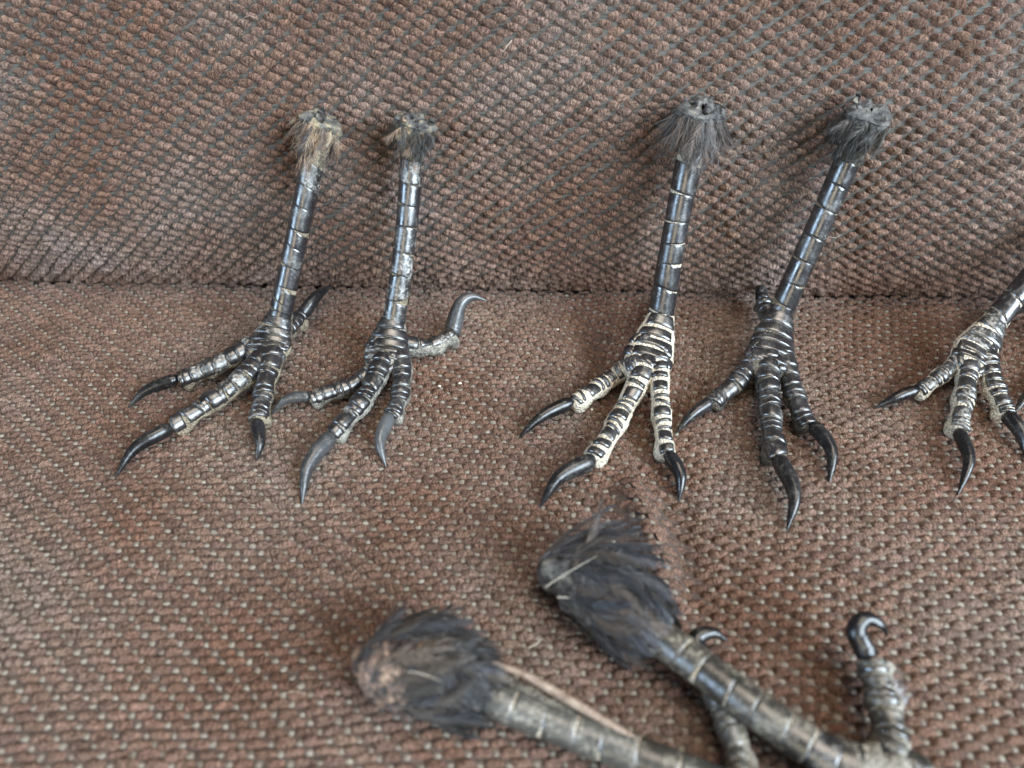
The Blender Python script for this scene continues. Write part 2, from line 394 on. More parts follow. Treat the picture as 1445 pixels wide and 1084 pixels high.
def claw_mesh(pts, r0, parent, origin, m, up):
    r0 = r0*1.28; rad = [(0, r0*0.80), (0.10, r0), (0.30, r0*0.97), (0.55, r0*0.76), (0.78, r0*0.46), (0.93, r0*0.18), (1, 0.010)]
    p = Path(pts, [(a, b, 0.86) for a, b in rad], up, 48)
    V, F = tube(p, 40, 18, lambda t, th: 1-0.10*(np.cos(th) < -0.3)*(t > 0.05), cap=0.012)
    return mesh_obj('claw', V, F, m, parent, origin)

def toe(foot, origin, pts, claw, r, sty, g, up=(0, -0.25, 1), n=9, claw_r=0.17, name='toe', arc=1.75, t_start=0.10, claw_up=None):
    """toe skin (part) with its scales and claw (sub-parts)"""
    path = Path(pts, [(0, r[0]), (0.25, r[0]*0.93), (0.40, (r[0]+r[1])/2*1.02), (0.52, (r[0]+r[1])/2*0.84), (0.66, r[1]*1.20), (0.79, r[1]*0.93), (0.92, r[1]*1.05), (1, r[1]*0.92)], up)
    def fn(t, th):
        d = np.clip(-np.cos(th), 0, 1)
        pad = 0.05+0.20*np.exp(-((t-0.38)/0.10)**2)+0.20*np.exp(-((t-0.66)/0.10)**2)+0.80*np.exp(-((t-0.95)/0.09)**2)
        return 0.97+d*pad
    V, F = tube(path, 56, 26, fn, cap=0.05)
    C = np.repeat(path.ev(np.linspace(0, 1, 56))[0], 26, 0)
    V = roughen(V, C, 0.030, 9.0, g.uniform(0, 50)); V = roughen(V, C, 0.016, 24.0, g.uniform(0, 50))
    t = mesh_obj(name, V, F, sty['skin'], foot, origin)
    gap = sty['gap']
    bl = bands(g, n, t_start, 0.985, (1.2, 1.0, 0.8, 1.25, 0.75, 0.6, 1.1, 0.55, 0.5))
    L_ = np.linalg.norm(np.diff(path.P, axis=0), axis=1).sum()
    for a, b in bl:
        gg = gap*g.uniform(0.6, 1.5)/L_
        scute(path, a+gg/2, max(b-gg/2, a+gg/2+0.02), arc*sty.get('arc', 1.0)*g.uniform(0.82, 1.0), sty['lift']*g.uniform(0.8, 1.25), t, origin, sty['scale'] if g.uniform() < 0.75 else sty['scale2'], bow=g.uniform(-0.012, 0.006), skew=g.uniform(-0.02, 0.02), off=g.uniform(-0.12, 0.12), sharp=sty.get('sharp', 10), sink=sty.get('sink', 0.016))
    claw_mesh(claw, claw_r, t, origin, sty['claw'], claw_up if claw_up is not None else up)
    return t

def strands(name, roots, d0, d1, ln, width, cols, parent, origin, g, clump=0.6, nclump=90, npt=7, wav=0.04, stray=0.35):
    """locks of down: every lock has its own sweep and shade, its barbs fan out from it"""
    n = len(roots)
    k = g.integers(0, n, nclump)
    near = np.argmin(((roots[:, None, :]-roots[k][None])**2).sum(-1), 1); gi = k[near]
    ld = g.normal(0, stray, (nclump, 3)); lc = np.array(cols)[g.integers(0, len(cols), nclump)]; ll = g.uniform(0.7, 1.2, nclump)
    d1 = d1+ld[near]; ln = ln*ll[near]
    tint = (lc[near]*0.7+np.array(cols)[g.integers(0, len(cols), n)]*0.3)*g.uniform(0.6, 1.45, (n, 1))
    s = np.linspace(0, 1, npt)[None, :, None]
    def curve(i): return roots[i][:, None, :]+ln[i][:, None, None]*(s*d0[i][:, None, :]+0.5*s*s*(d1[i]-d0[i])[:, None, :])
    own = curve(np.arange(n)); gd = curve(gi)
    ph = g.uniform(0, 6.28, (n, 1, 1)); wd = g.normal(0, 1, (n, 1, 3))
    own = own+wd*np.sin(s*g.uniform(2, 7, (n, 1, 1))+ph)*wav*s
    c = clump*g.uniform(0.3, 1.2, (n, 1, 1))*s**1.2; Pt = own*(1-c)+(gd+0.3*(own-gd))*c
    tg = np.gradient(Pt, axis=1); wv = np.cross(tg, g.normal(0, 1, (n, 1, 3))); wv /= np.linalg.norm(wv, axis=2)[..., None]+1e-9
    wdt = (width*(1-0.85*np.linspace(0, 1, npt)**1.5))[None, :, None]
    V = np.stack([Pt-wv*wdt/2, Pt+wv*wdt/2], 2).reshape(n, npt*2, 3)
    f = np.array([(2*i, 2*i+1, 2*i+3, 2*i+2) for i in range(npt-1)])
    F = (f[None]+(np.arange(n)*npt*2)[:, None, None]).reshape(-1, 4)
    tv = np.repeat(tint[:, None, :], npt*2, 1).reshape(-1, 3)
    o = mesh_obj(name, V.reshape(-1, 3), F, M_FLUFF, parent, origin, tint=tv); o['kind'] = 'stuff'
    return o

def feathers(name, roots, nrm, dr, ln, wid, cols, parent, origin, g, nb=34, lift=0.12, curl=0.22, bend=None, width=0.013, fray=0.10, tip=(0.5, 0.55, 0.65)):
    """small body feathers: a shaft each, barbs swept off both sides, lying over one another"""
    n = len(roots); npt = 5
    dr = dr/np.linalg.norm(dr, axis=1)[:, None]; nrm = nrm-(nrm*dr).sum(1)[:, None]*dr; nrm /= np.linalg.norm(nrm, axis=1)[:, None]
    sd = np.cross(dr, nrm); bend = np.zeros((n, 3)) if bend is None else bend
    bend = bend+sd*g.normal(0, 0.18, (n, 1))
    sb = np.sort(g.uniform(0.04, 1.0, (n, nb*2)), 1); sg = np.where(np.arange(nb*2) % 2 == 0, 1.0, -1.0)[None]*np.ones((n, 1))
    sh = lambda q: roots[:, None]+ln[:, None, None]*(q[..., None]*dr[:, None]+(lift*q-curl*q*q)[..., None]*nrm[:, None]+(q*q)[..., None]*bend[:, None])
    p0 = sh(sb); tg = sh(sb+0.02)-sh(sb-0.02); tg /= np.linalg.norm(tg, axis=2)[..., None]
    al = np.radians(48-34*sb)+g.normal(0, 0.12, sb.shape)
    bl = wid[:, None]*(np.sin(np.pi*np.clip(0.16+0.74*sb, 0, 1))**0.8)*g.uniform(0.7, 1.2, sb.shape)*1.5
    d = tg*np.cos(al)[..., None]+sd[:, None]*(np.sin(al)*sg)[..., None]+g.normal(0, fray, (*sb.shape, 3))
    q = np.linspace(0, 1, npt)[None, None, :, None]
    cur = p0[:, :, None]+bl[..., None, None]*(q*d[:, :, None]+0.35*q*q*(tg-d)[:, :, None]-0.28*q*q*nrm[:, None, None]+0.10*q*q*g.normal(0, 1, (*sb.shape, 1, 3)))
    cur = cur.reshape(-1, npt, 3)
    cur[..., 2] = np.maximum(cur[..., 2], np.where(cur[..., 1] < 17.0, seat_z(cur[..., 0], cur[..., 1])+0.07, -9))
    tt = np.gradient(cur, axis=1); nn = np.repeat(nrm, nb*2, 0)[:, None]+g.normal(0, 0.35, (n*nb*2, 1, 3))
    wv = np.cross(tt, nn); wv /= np.linalg.norm(wv, axis=2)[..., None]+1e-9
    wd = (width*(1-0.75*np.linspace(0, 1, npt)**1.5))[None, :, None]
    V = np.stack([cur-wv*wd/2, cur+wv*wd/2], 2).reshape(-1, 3)
    m = n*nb*2
    f = np.array([(2*i, 2*i+1, 2*i+3, 2*i+2) for i in range(npt-1)])
    F = (f[None]+(np.arange(m)*npt*2)[:, None, None]).reshape(-1, 4)
    fc = np.array(cols)[g.integers(0, len(cols), n)]*g.uniform(0.7, 1.3, (n, 1))
    c = fc[:, None]*(1+(np.array(tip)-1)*(sb**1.5)[..., None])*g.uniform(0.75, 1.3, (*sb.shape, 1))
    tint = np.repeat(c.reshape(-1, 1, 3), npt*2, 1).reshape(-1, 3)
    o = mesh_obj(name, V, F, M_FLUFF, parent, origin, tint=tint); o['kind'] = 'stuff'
    return o

def standing(label, spec, sty, seed, group='upright bird feet leaning on the back cushion'):
    g = np.random.default_rng(seed)
    base = at(*spec['base'], spec.get('base_z', 0.75)); top = at_y(*spec['top'], spec['top_y'])
    org = np.array([base[0], base[1], base[2]-spec.get('base_z', 0.75)])
    foot = bpy.data.objects.new('bird_foot', None); COL.objects.link(foot); foot.location = org*CM
    tag(foot, label, 'bird foot', group)
    ax = top-base; Ln = np.linalg.norm(ax); axn = ax/Ln
    side = np.cross(axn, [0, -1, 0.3]); side /= np.linalg.norm(side)
    bend = spec.get('bend', 0.0)
    mid = base+ax*0.5+side*bend
    fu = np.array([0, -0.62, 0.8])
    r0 = spec['r']
    # tarsus
    tp = Path([top, base+ax*0.75+side*bend*0.75, mid, base+ax*0.22+side*bend*0.6, base], [(0, r0*1.08), (0.15, r0), (0.5, r0*0.95), (0.8, r0*1.0), (0.92, r0*1.03, 1.03), (1, r0*0.95, 1.05)], fu, 80)
    V, F = tube(tp, 60, 28, lambda t, th: 0.965-0.05*np.clip(-np.cos(th), 0, 1), cap=0.02)
    tarsus = mesh_obj('tarsus', V, F, sty['tskin'], foot, org)
    for a, b in bands(g, spec.get('ntars', 8), spec.get('tars0', 0.17), 0.985, (1.0, 1.0, 1.05, 1.0, 0.95, 0.9, 0.8, 0.55)):
        scute(tp, a+sty['tgap']/Ln, b, 1.9*g.uniform(0.95, 1.05), 0.008*g.uniform(0.5, 1.4), tarsus, org, sty['scale'] if g.uniform() < 0.6 else sty['scale2'], bow=g.uniform(-0.012, 0.012), skew=g.uniform(-0.026, 0.012), nq=11, nk=17, sharp=36, sink=g.uniform(0.002, 0.009))
    # ankle and toe roots
    mt = spec['toes'][1]; m1 = at(*mt['pts'][1][:2], mt['pts'][1][2])
    m0 = at(*mt['pts'][0][:2], mt['pts'][0][2])
    bp = Path([base+axn*0.95, base+axn*0.45, base*0.62+m0*0.38+np.array([0, -0.04, 0.05]), m0, m0*0.6+m1*0.4], [(0, r0*0.90, 1.0), (0.20, r0*1.02, 1.06), (0.42, r0*1.10, 1.45), (0.64, r0*1.0, 1.95), (0.84, r0*0.84, 2.0), (1, r0*0.5, 1.5)], [fu, fu, fu, (0, -0.45, 1), (0, -0.3, 1)], 60)
    V, F = tube(bp, 44, 28, cap=0.06); C = np.repeat(bp.ev(np.linspace(0, 1, 44))[0], 28, 0)
    V = roughen(V, C, 0.022, 6.0, seed); V = roughen(V, C, 0.016, 22.0, seed+3)
    ank = mesh_obj('ankle', V, F, sty['skin'], foot, org)
    for a, b in bands(g, 5, 0.18, 0.82, (1.3, 1.1, 1.0, 0.8, 0.7)):
        scute(bp, a+sty['gap']*0.25, b, 1.45*sty.get('hub', 1.0)*g.uniform(0.85, 1.1), 0.040, ank, org, sty['scale'] if g.uniform() < 0.6 else sty['scale2'], bow=g.uniform(-0.03, 0.01), skew=g.uniform(-0.02, 0.03), off=g.uniform(-0.15, 0.2), sharp=sty.get('sharp', 8), sink=sty.get('sink', 0.016))
    for _ in range(11):                       # small knuckle scales where the toes part
        a = g.uniform(0.45, 0.85); o_ = g.choice([-1, 1])*g.uniform(0.5, 1.45)
        scute(bp, a, a+g.uniform(0.10, 0.15), g.uniform(0.18, 0.30), 0.045, ank, org, sty['scale'], off=o_, nq=6, nk=7)
    # toes
    for d in spec['toes']:
        pts = [at(x, y, z) for x, y, z in d['pts']]
        start = base-axn*0.05+(pts[0]-base)*0.25
        cl = [at(x, y, z) for x, y, z in d['claw']]
        cl = [cl[0]+(pts[-1]-cl[0])*1.0]+cl[:1]*0+cl
        toe(foot, org, [start]+pts, cl, d.get('r', (0.30, 0.215)), sty, g, up=d.get('up', (0, -0.3, 1)), n=d.get('n', 10), claw_r=d.get('cr', 0.165), t_start=d.get('t0', 0.16), claw_up=d.get('cup'))
    h = spec.get('hallux')
    if h:
        pts = [at(x, y, z) if z < 50 else at_y(x, y, z-100) for x, y, z in h['pts']]; cl = [at(x, y, z) for x, y, z in h['claw']]
        cl = [cl[0]+(pts[-1]-cl[0])*1.0]+cl[:1]*0+cl
        toe(foot, org, [base-axn*0.05]+pts, cl, h.get('r', (0.24, 0.21)), sty, g, up=h.get('up', (0, -0.3, 1)), n=5, claw_r=h.get('cr', 0.16), name='hind_toe', claw_up=h.get('cup'))
    # cut end
    f = spec['tuft']; fl = f.get('flare', 0.58)
    cap_dir = axn*0.8+np.array([0, -0.25, 0.2]); cap_dir /= np.linalg.norm(cap_dir)
    c0 = top-axn*0.55; c1 = top+cap_dir*0.30
    cp = Path([c0, top-axn*0.1, top+cap_dir*0.15, c1], [(0, r0*1.0), (0.35, r0*1.3), (0.7, fl*0.92), (0.88, fl*0.95), (1, fl*0.78)], fu, 40)
    V, F = tube(cp, 40, 36, cap=0.02); C = np.repeat(cp.ev(np.linspace(0, 1, 40))[0], 36, 0)
    V = roughen(V, C, 0.20, 2.4, seed+7); V = roughen(V, C, 0.07, 8.0, seed+9); V = roughen(V, C, 0.03, 22.0, seed+10)
    # closing cap of crumpled skin
    rim = np.arange(38*36, 39*36); rr = V[rim]; cc = rr.mean(0); nb = len(V)
    capV = []; 
    for k in (0.85, 0.65, 0.45, 0.25, 0.08): capV.append(cc+(rr-cc)*k)
    capV = np.vstack(capV); capV = capV+cap_dir*(0.20*nz(capV, 3.0, seed)+0.10*nz(capV, 9.0, seed+2)+0.05*nz(capV, 20.0, seed+4))[:, None]
    Fc = [grid_faces(2, 36, True)]
    allV = np.vstack([V[:39*36], capV]); Fs = grid_faces(44, 36, True)
    mesh_obj('cut_end', allV, Fs, f['cut'], foot, org)
    # down left round the cut
    n = int(f['n']*1.5); tt = g.uniform(f.get('t0', 0.0), f['t1'], n); th = g.uniform(0, 6.283, n)
    C, U, S = cp.ev(g.uniform(0.25, 0.92, n)); rad = np.cos(th)[:, None]*U+np.sin(th)[:, None]*S
    sdir = U*0+side
    Cb, Ub, Sb = tp.ev(tt*0.16/max(f['t1'], 0.01)*f['t1']); 
    low = g.uniform(0, 1, n) < 0.55
    roots = np.where(low[:, None], Cb+(np.cos(th)[:, None]*Ub+np.sin(th)[:, None]*Sb)*r0*1.05, C+rad*(fl*0.85))
    d0 = -axn*0.75+rad*g.uniform(0.1, 0.6, (n, 1))+g.normal(0, 0.15, (n, 3)); d1 = -axn*1.0+rad*g.uniform(-0.2, 0.75, (n, 1))+g.normal(0, 0.25, (n, 3))+np.array(f.get('blow', (0, 0, 0)))
    ln = f['len']*g.uniform(0.45, 1.1, n)
    sel = g.permutation(n)[:int(n*f.get('fuzz', 0.65))]
    strands('down_fluff', roots[sel], d0[sel], d1[sel], ln[sel]*0.8, 0.011, f['cols'], foot, org, g, clump=0.65, nclump=60, wav=0.08, stray=0.35)
    m = f.get('nf', 54); th = g.uniform(0, 6.283, m); ct = g.uniform(0.30, 0.86, m)
    ct = np.where(np.arange(m) % 2 == 0, g.uniform(0.78, 0.99, m), ct)
    C, U, S = cp.ev(ct); rad = np.cos(th)[:, None]*U+np.sin(th)[:, None]*S
    rr_ = cp.r(ct)*0.93
    dr = -axn*1.0+rad*g.uniform(-0.05, 0.45, (m, 1))+g.normal(0, 0.20, (m, 3))+np.array(f.get('blow', (0, 0, 0)))*0.9
    feathers('small_feathers', C+rad*rr_[:, None], rad, dr, f['len']*g.uniform(0.55, 1.1, m), np.full(m, 0.15)*g.uniform(0.7, 1.3, m), f['cols'], foot, org, g, nb=26, lift=0.10, curl=g.uniform(-0.05, 0.15), fray=0.20, width=0.012)
    # scraps of dried skin and tendon on the cut face
    for _ in range(9):
        aa = g.uniform(0, 6.283); q = g.uniform(0.15, 0.95)*fl
        c_ = cc+(np.cos(aa)*U[0]+np.sin(aa)*S[0])*q+cap_dir*g.uniform(-0.02, 0.08)
        TV, TF = dome_template(3, 9); TV = np.vstack([TV, TV*[1, 1, -1]]); TF = np.vstack([TF, TF[:, ::-1]+len(TV)//2])
        ax1 = g.normal(0, 1, 3); ax1 /= np.linalg.norm(ax1); ax2 = np.cross(ax1, cap_dir); ax2 /= np.linalg.norm(ax2); ax3 = np.cross(ax1, ax2)
        TV = c_+TV[:, :1]*ax1*g.uniform(0.06, 0.17)+TV[:, 1:2]*ax2*g.uniform(0.04, 0.09)+TV[:, 2:]*ax3*g.uniform(0.03, 0.06)
        TV = TV+0.06*np.stack([nz(TV, 9.0, k) for k in (1, 5, 9)], -1)
        mesh_obj('tissue_scrap', TV, TF, f['scraps'][int(g.integers(0, len(f['scraps'])))], foot, org)
    return foot

A_STY = dict(skin=M_BEIGE, tskin=M_BEIGE, scale=M_SCUTE, scale2=M_SCUTE_D, claw=M_CLAW, gap=0.004, tgap=0.003, lift=0.040, sharp=14, sink=0.008)
B_STY = dict(skin=M_GREY, tskin=M_BEIGE, scale=M_SCUTE, scale2=M_SCUTE_D, claw=M_CLAW_G, gap=0.004, tgap=0.0, lift=0.040, sharp=14, sink=0.008, arc=0.8)
C_STY = dict(skin=M_CREAM, tskin=M_CREAM, scale=M_SCUTE, scale2=M_SCUTE, claw=M_CLAW, gap=0.095, tgap=0.008, lift=0.042, arc=0.60, hub=0.72)
D_STY = dict(skin=M_DARK, tskin=M_BEIGE, scale=M_SCUTE, scale2=M_SCUTE, claw=M_CLAW, gap=0.012, tgap=0.0, lift=0.042, sharp=12, sink=0.010)
E_STY = dict(skin=M_CREAM, tskin=M_CREAM, scale=M_SCUTE_D, scale2=M_SCUTE, claw=M_CLAW, gap=0.022, tgap=0.008, lift=0.040, arc=0.75)
TAN = [(0.34, 0.23, 0.15), (0.24, 0.15, 0.09), (0.09, 0.08, 0.07), (0.10, 0.075, 0.06), (0.50, 0.37, 0.24), (0.05, 0.045, 0.045)]
GREYBR = [(0.060, 0.052, 0.048), (0.10, 0.085, 0.075), (0.22, 0.16, 0.13), (0.035, 0.034, 0.038), (0.14, 0.14, 0.145)]
BLACK = [(0.014, 0.013, 0.013), (0.022, 0.021, 0.018), (0.040, 0.034, 0.026)]

standing('glossy black bird foot farthest left, ragged tan fluff at its cut end', dict(
    base=(390, 472), top=(452, 180), top_y=17.35, r=0.290, bend=0.0, ntars=9, tars0=0.15,
    toes=[dict(pts=[(362, 486, .62), (318, 510, .50), (280, 527, .38), (252, 538, .33)], claw=[(242, 538, .36), (206, 552, .30), (180, 577, .06)], n=9, cr=0.15),
          dict(pts=[(374, 503, .62), (330, 545, .52), (290, 573, .40), (240, 605, .33)], claw=[(226, 612, .38), (190, 634, .33), (162, 674, .06)], n=11, cr=0.16),
          dict(pts=[(384, 508, .62), (377, 535, .48), (370, 570, .36), (364, 597, .33)], claw=[(364, 603, .36), (367, 627, .30), (361, 652, .06)], n=9, cr=0.15)],
    hallux=dict(pts=[(412, 462, .55), (424, 448, .42)], claw=[(428, 443, .48), (448, 418, .70), (469, 404, .55)], cr=0.17),
    tuft=dict(n=1500, t1=1.0, len=0.55, fuzz=0.45, cols=TAN, cut=M_CUT_TAN, scraps=(M_CUT_TAN, M_CUT_TAN, M_SCRAP_DARK, M_CUT_PINK), flare=0.50)), A_STY, 21)

standing('black bird foot second from left, hooked hind claw raised to the right', dict(
    base=(552, 478), top=(584, 185), top_y=17.3, r=0.285, bend=0.08, ntars=8, tars0=0.13,
    toes=[dict(pts=[(528, 520, .58), (498, 543, .45), (462, 556, .36), (436, 565, .33)], claw=[(428, 560, .38), (403, 565, .34), (382, 585, .06)], n=9, cr=0.135, r=(0.22, 0.19)),
          dict(pts=[(541, 510, .66), (520, 555, .60), (490, 592, .46), (467, 618, .36)], claw=[(460, 624, .42), (434, 660, .36), (426, 713, .06)], n=11, cr=0.18),
          dict(pts=[(566, 512, .62), (567, 545, .50), (560, 575, .40), (550, 592, .36)], claw=[(547, 594, .42), (536, 624, .36), (545, 660, .06)], n=9, cr=0.155)],
    hallux=dict(pts=[(590, 490, .50), (617, 487, .36), (640, 472, .34)], claw=[(641, 460, .45), (650, 430, .95), (666, 419, 1.1), (688, 425, 1.0)], cr=0.19, up=(-0.6, 0, 1), cup=(-1, 0.4, 0.6)),
    tuft=dict(n=700, t1=1.0, len=0.45, cols=TAN+BLACK+BLACK, cut=M_CUT_TAN, scraps=(M_CUT_TAN, M_CUT_TAN, M_SCRAP_DARK, M_CUT_PINK), flare=0.46)), B_STY, 22)

standing('upright bird foot with bold cream bands between its black toe scales', dict(
    base=(929, 465), top=(986, 165), top_y=17.2, r=0.325, bend=-0.05, ntars=7, tars0=0.2,
    toes=[dict(pts=[(893, 512, .60), (862, 535, .48), (828, 558, .38), (806, 572, .33)], claw=[(799, 571, .38), (763, 589, .31), (731, 619, .06)], n=9, cr=0.16, r=(0.31, 0.215)),
          dict(pts=[(908, 525, .68), (882, 575, .58), (855, 622, .44), (832, 652, .37)], claw=[(825, 655, .44), (788, 675, .38), (761, 717, .06)], n=12, cr=0.19, r=(0.33, 0.235)),
          dict(pts=[(930, 530, .62), (933, 580, .48), (938, 625, .38), (942, 648, .34)], claw=[(947, 648, .40), (960, 672, .34), (958, 709, .06)], n=11, cr=0.165, r=(0.30, 0.215))],
    hallux=dict(pts=[(936, 450, .50), (938, 440, .40)], claw=[(938, 437, .45), (941, 428, .50), (944, 425, .2)]),
    tuft=dict(n=2600, t1=1.0, len=0.95, cols=GREYBR, cut=M_CUT_GREY, scraps=(M_SCRAP_DARK, M_CUT_GREY, M_CUT_GREY, M_CUT_TAN), flare=0.60)), C_STY, 23)

standing('upright black bird foot tilted right with ragged black fluff on top', dict(
    base=(1092, 462), top=(1220, 172), top_y=17.1, r=0.315, bend=0.0, ntars=7, tars0=0.17,
    toes=[dict(pts=[(1063, 510, .60), (1036, 543, .48), (1012, 563, .38), (1003, 572, .34)], claw=[(999, 570, .38), (975, 587, .31), (952, 613, .06)], n=9, cr=0.15, r=(0.31, 0.215)),
          dict(pts=[(1083, 520, .68), (1085, 570, .56), (1090, 618, .44), (1098, 652, .38)], claw=[(1104, 658, .46), (1121, 700, .42), (1110, 751, .06)], n=11, cr=0.185, r=(0.33, 0.235)),
          dict(pts=[(1108, 515, .62), (1118, 550, .50), (1132, 588, .40), (1144, 606, .36)], claw=[(1150, 605, .42), (1173, 637, .38), (1170, 684, .06)], n=9, cr=0.17, r=(0.30, 0.22))],
    hallux=dict(pts=[(1082, 440, .55), (1076, 425, .6)], claw=[(1075, 420, .55), (1074, 411, .65), (1080, 404, .55)], cr=0.17),
    tuft=dict(n=1600, t1=1.0, len=0.75, cols=BLACK+BLACK+[(0.10, 0.09, 0.08)], cut=M_CUT_GREY, scraps=(M_SCRAP_DARK, M_CUT_GREY, M_CUT_GREY, M_CUT_TAN), flare=0.58, blow=(-0.5, 0, 0.1))), D_STY, 24)

standing('bird foot at the right edge, leg running out of frame, flaking pale ankle', dict(
    base=(1386, 474), top=(1562, 262), top_y=17.0, r=0.29, bend=0.0, ntars=6, tars0=0.2,
    toes=[dict(pts=[(1352, 510, .58), (1325, 532, .48), (1303, 548, .38), (1292, 555, .34)], claw=[(1286, 553, .38), (1260, 563, .30), (1233, 577, .06)], n=8, cr=0.14, r=(0.26, 0.19)),
          dict(pts=[(1367, 515, .62), (1360, 560, .50), (1354, 592, .40), (1353, 612, .36)], claw=[(1356, 617, .42), (1367, 652, .38), (1351, 700, .06)], n=9, cr=0.145, r=(0.28, 0.215)),
          dict(pts=[(1392, 515, .62), (1404, 550, .50), (1416, 578, .40), (1422, 590, .36)], claw=[(1426, 592, .42), (1442, 615, .36), (1449, 652, .06)], n=9, cr=0.165, r=(0.30, 0.215))],
    hallux=dict(pts=[(1408, 455, .50), (1418, 445, .45)], claw=[(1420, 443, .5), (1436, 436, .6), (1450, 440, .4)]),
    tuft=dict(n=900, t1=1.0, len=0.7, cols=BLACK, cut=M_CUT_GREY, scraps=(M_SCRAP_DARK, M_CUT_GREY, M_CUT_GREY, M_CUT_TAN), flare=0.55)), E_STY, 25)

standing('bird foot mostly beyond the right edge, only a claw tip showing', dict(
    base=(1560, 470), top=(1640, 220), top_y=17.0, r=0.29, bend=0.0, ntars=6, tars0=0.2,
    toes=[dict(pts=[(1530, 500, .58), (1500, 525, .48), (1480, 545, .38), (1470, 553, .34)], claw=[(1465, 550, .38), (1447, 562, .30), (1430, 585, .06)], n=8, cr=0.14, r=(0.26, 0.19)),
          dict(pts=[(1550, 515, .62), (1550, 560, .50), (1550, 600, .40), (1552, 620, .36)], claw=[(1556, 625, .42), (1562, 660, .38), (1555, 705, .06)], n=9, cr=0.175, r=(0.28, 0.215)),
          dict(pts=[(1575, 515, .62), (1590, 550, .50), (1605, 580, .40), (1610, 595, .36)], claw=[(1615, 597, .42), (1630, 620, .36), (1635, 655, .06)], n=9, cr=0.165, r=(0.30, 0.215))],
    tuft=dict(n=700, t1=1.0, len=0.7, cols=BLACK, cut=M_CUT_GREY, scraps=(M_SCRAP_DARK, M_CUT_GREY, M_CUT_GREY, M_CUT_TAN), flare=0.55)), E_STY, 26)

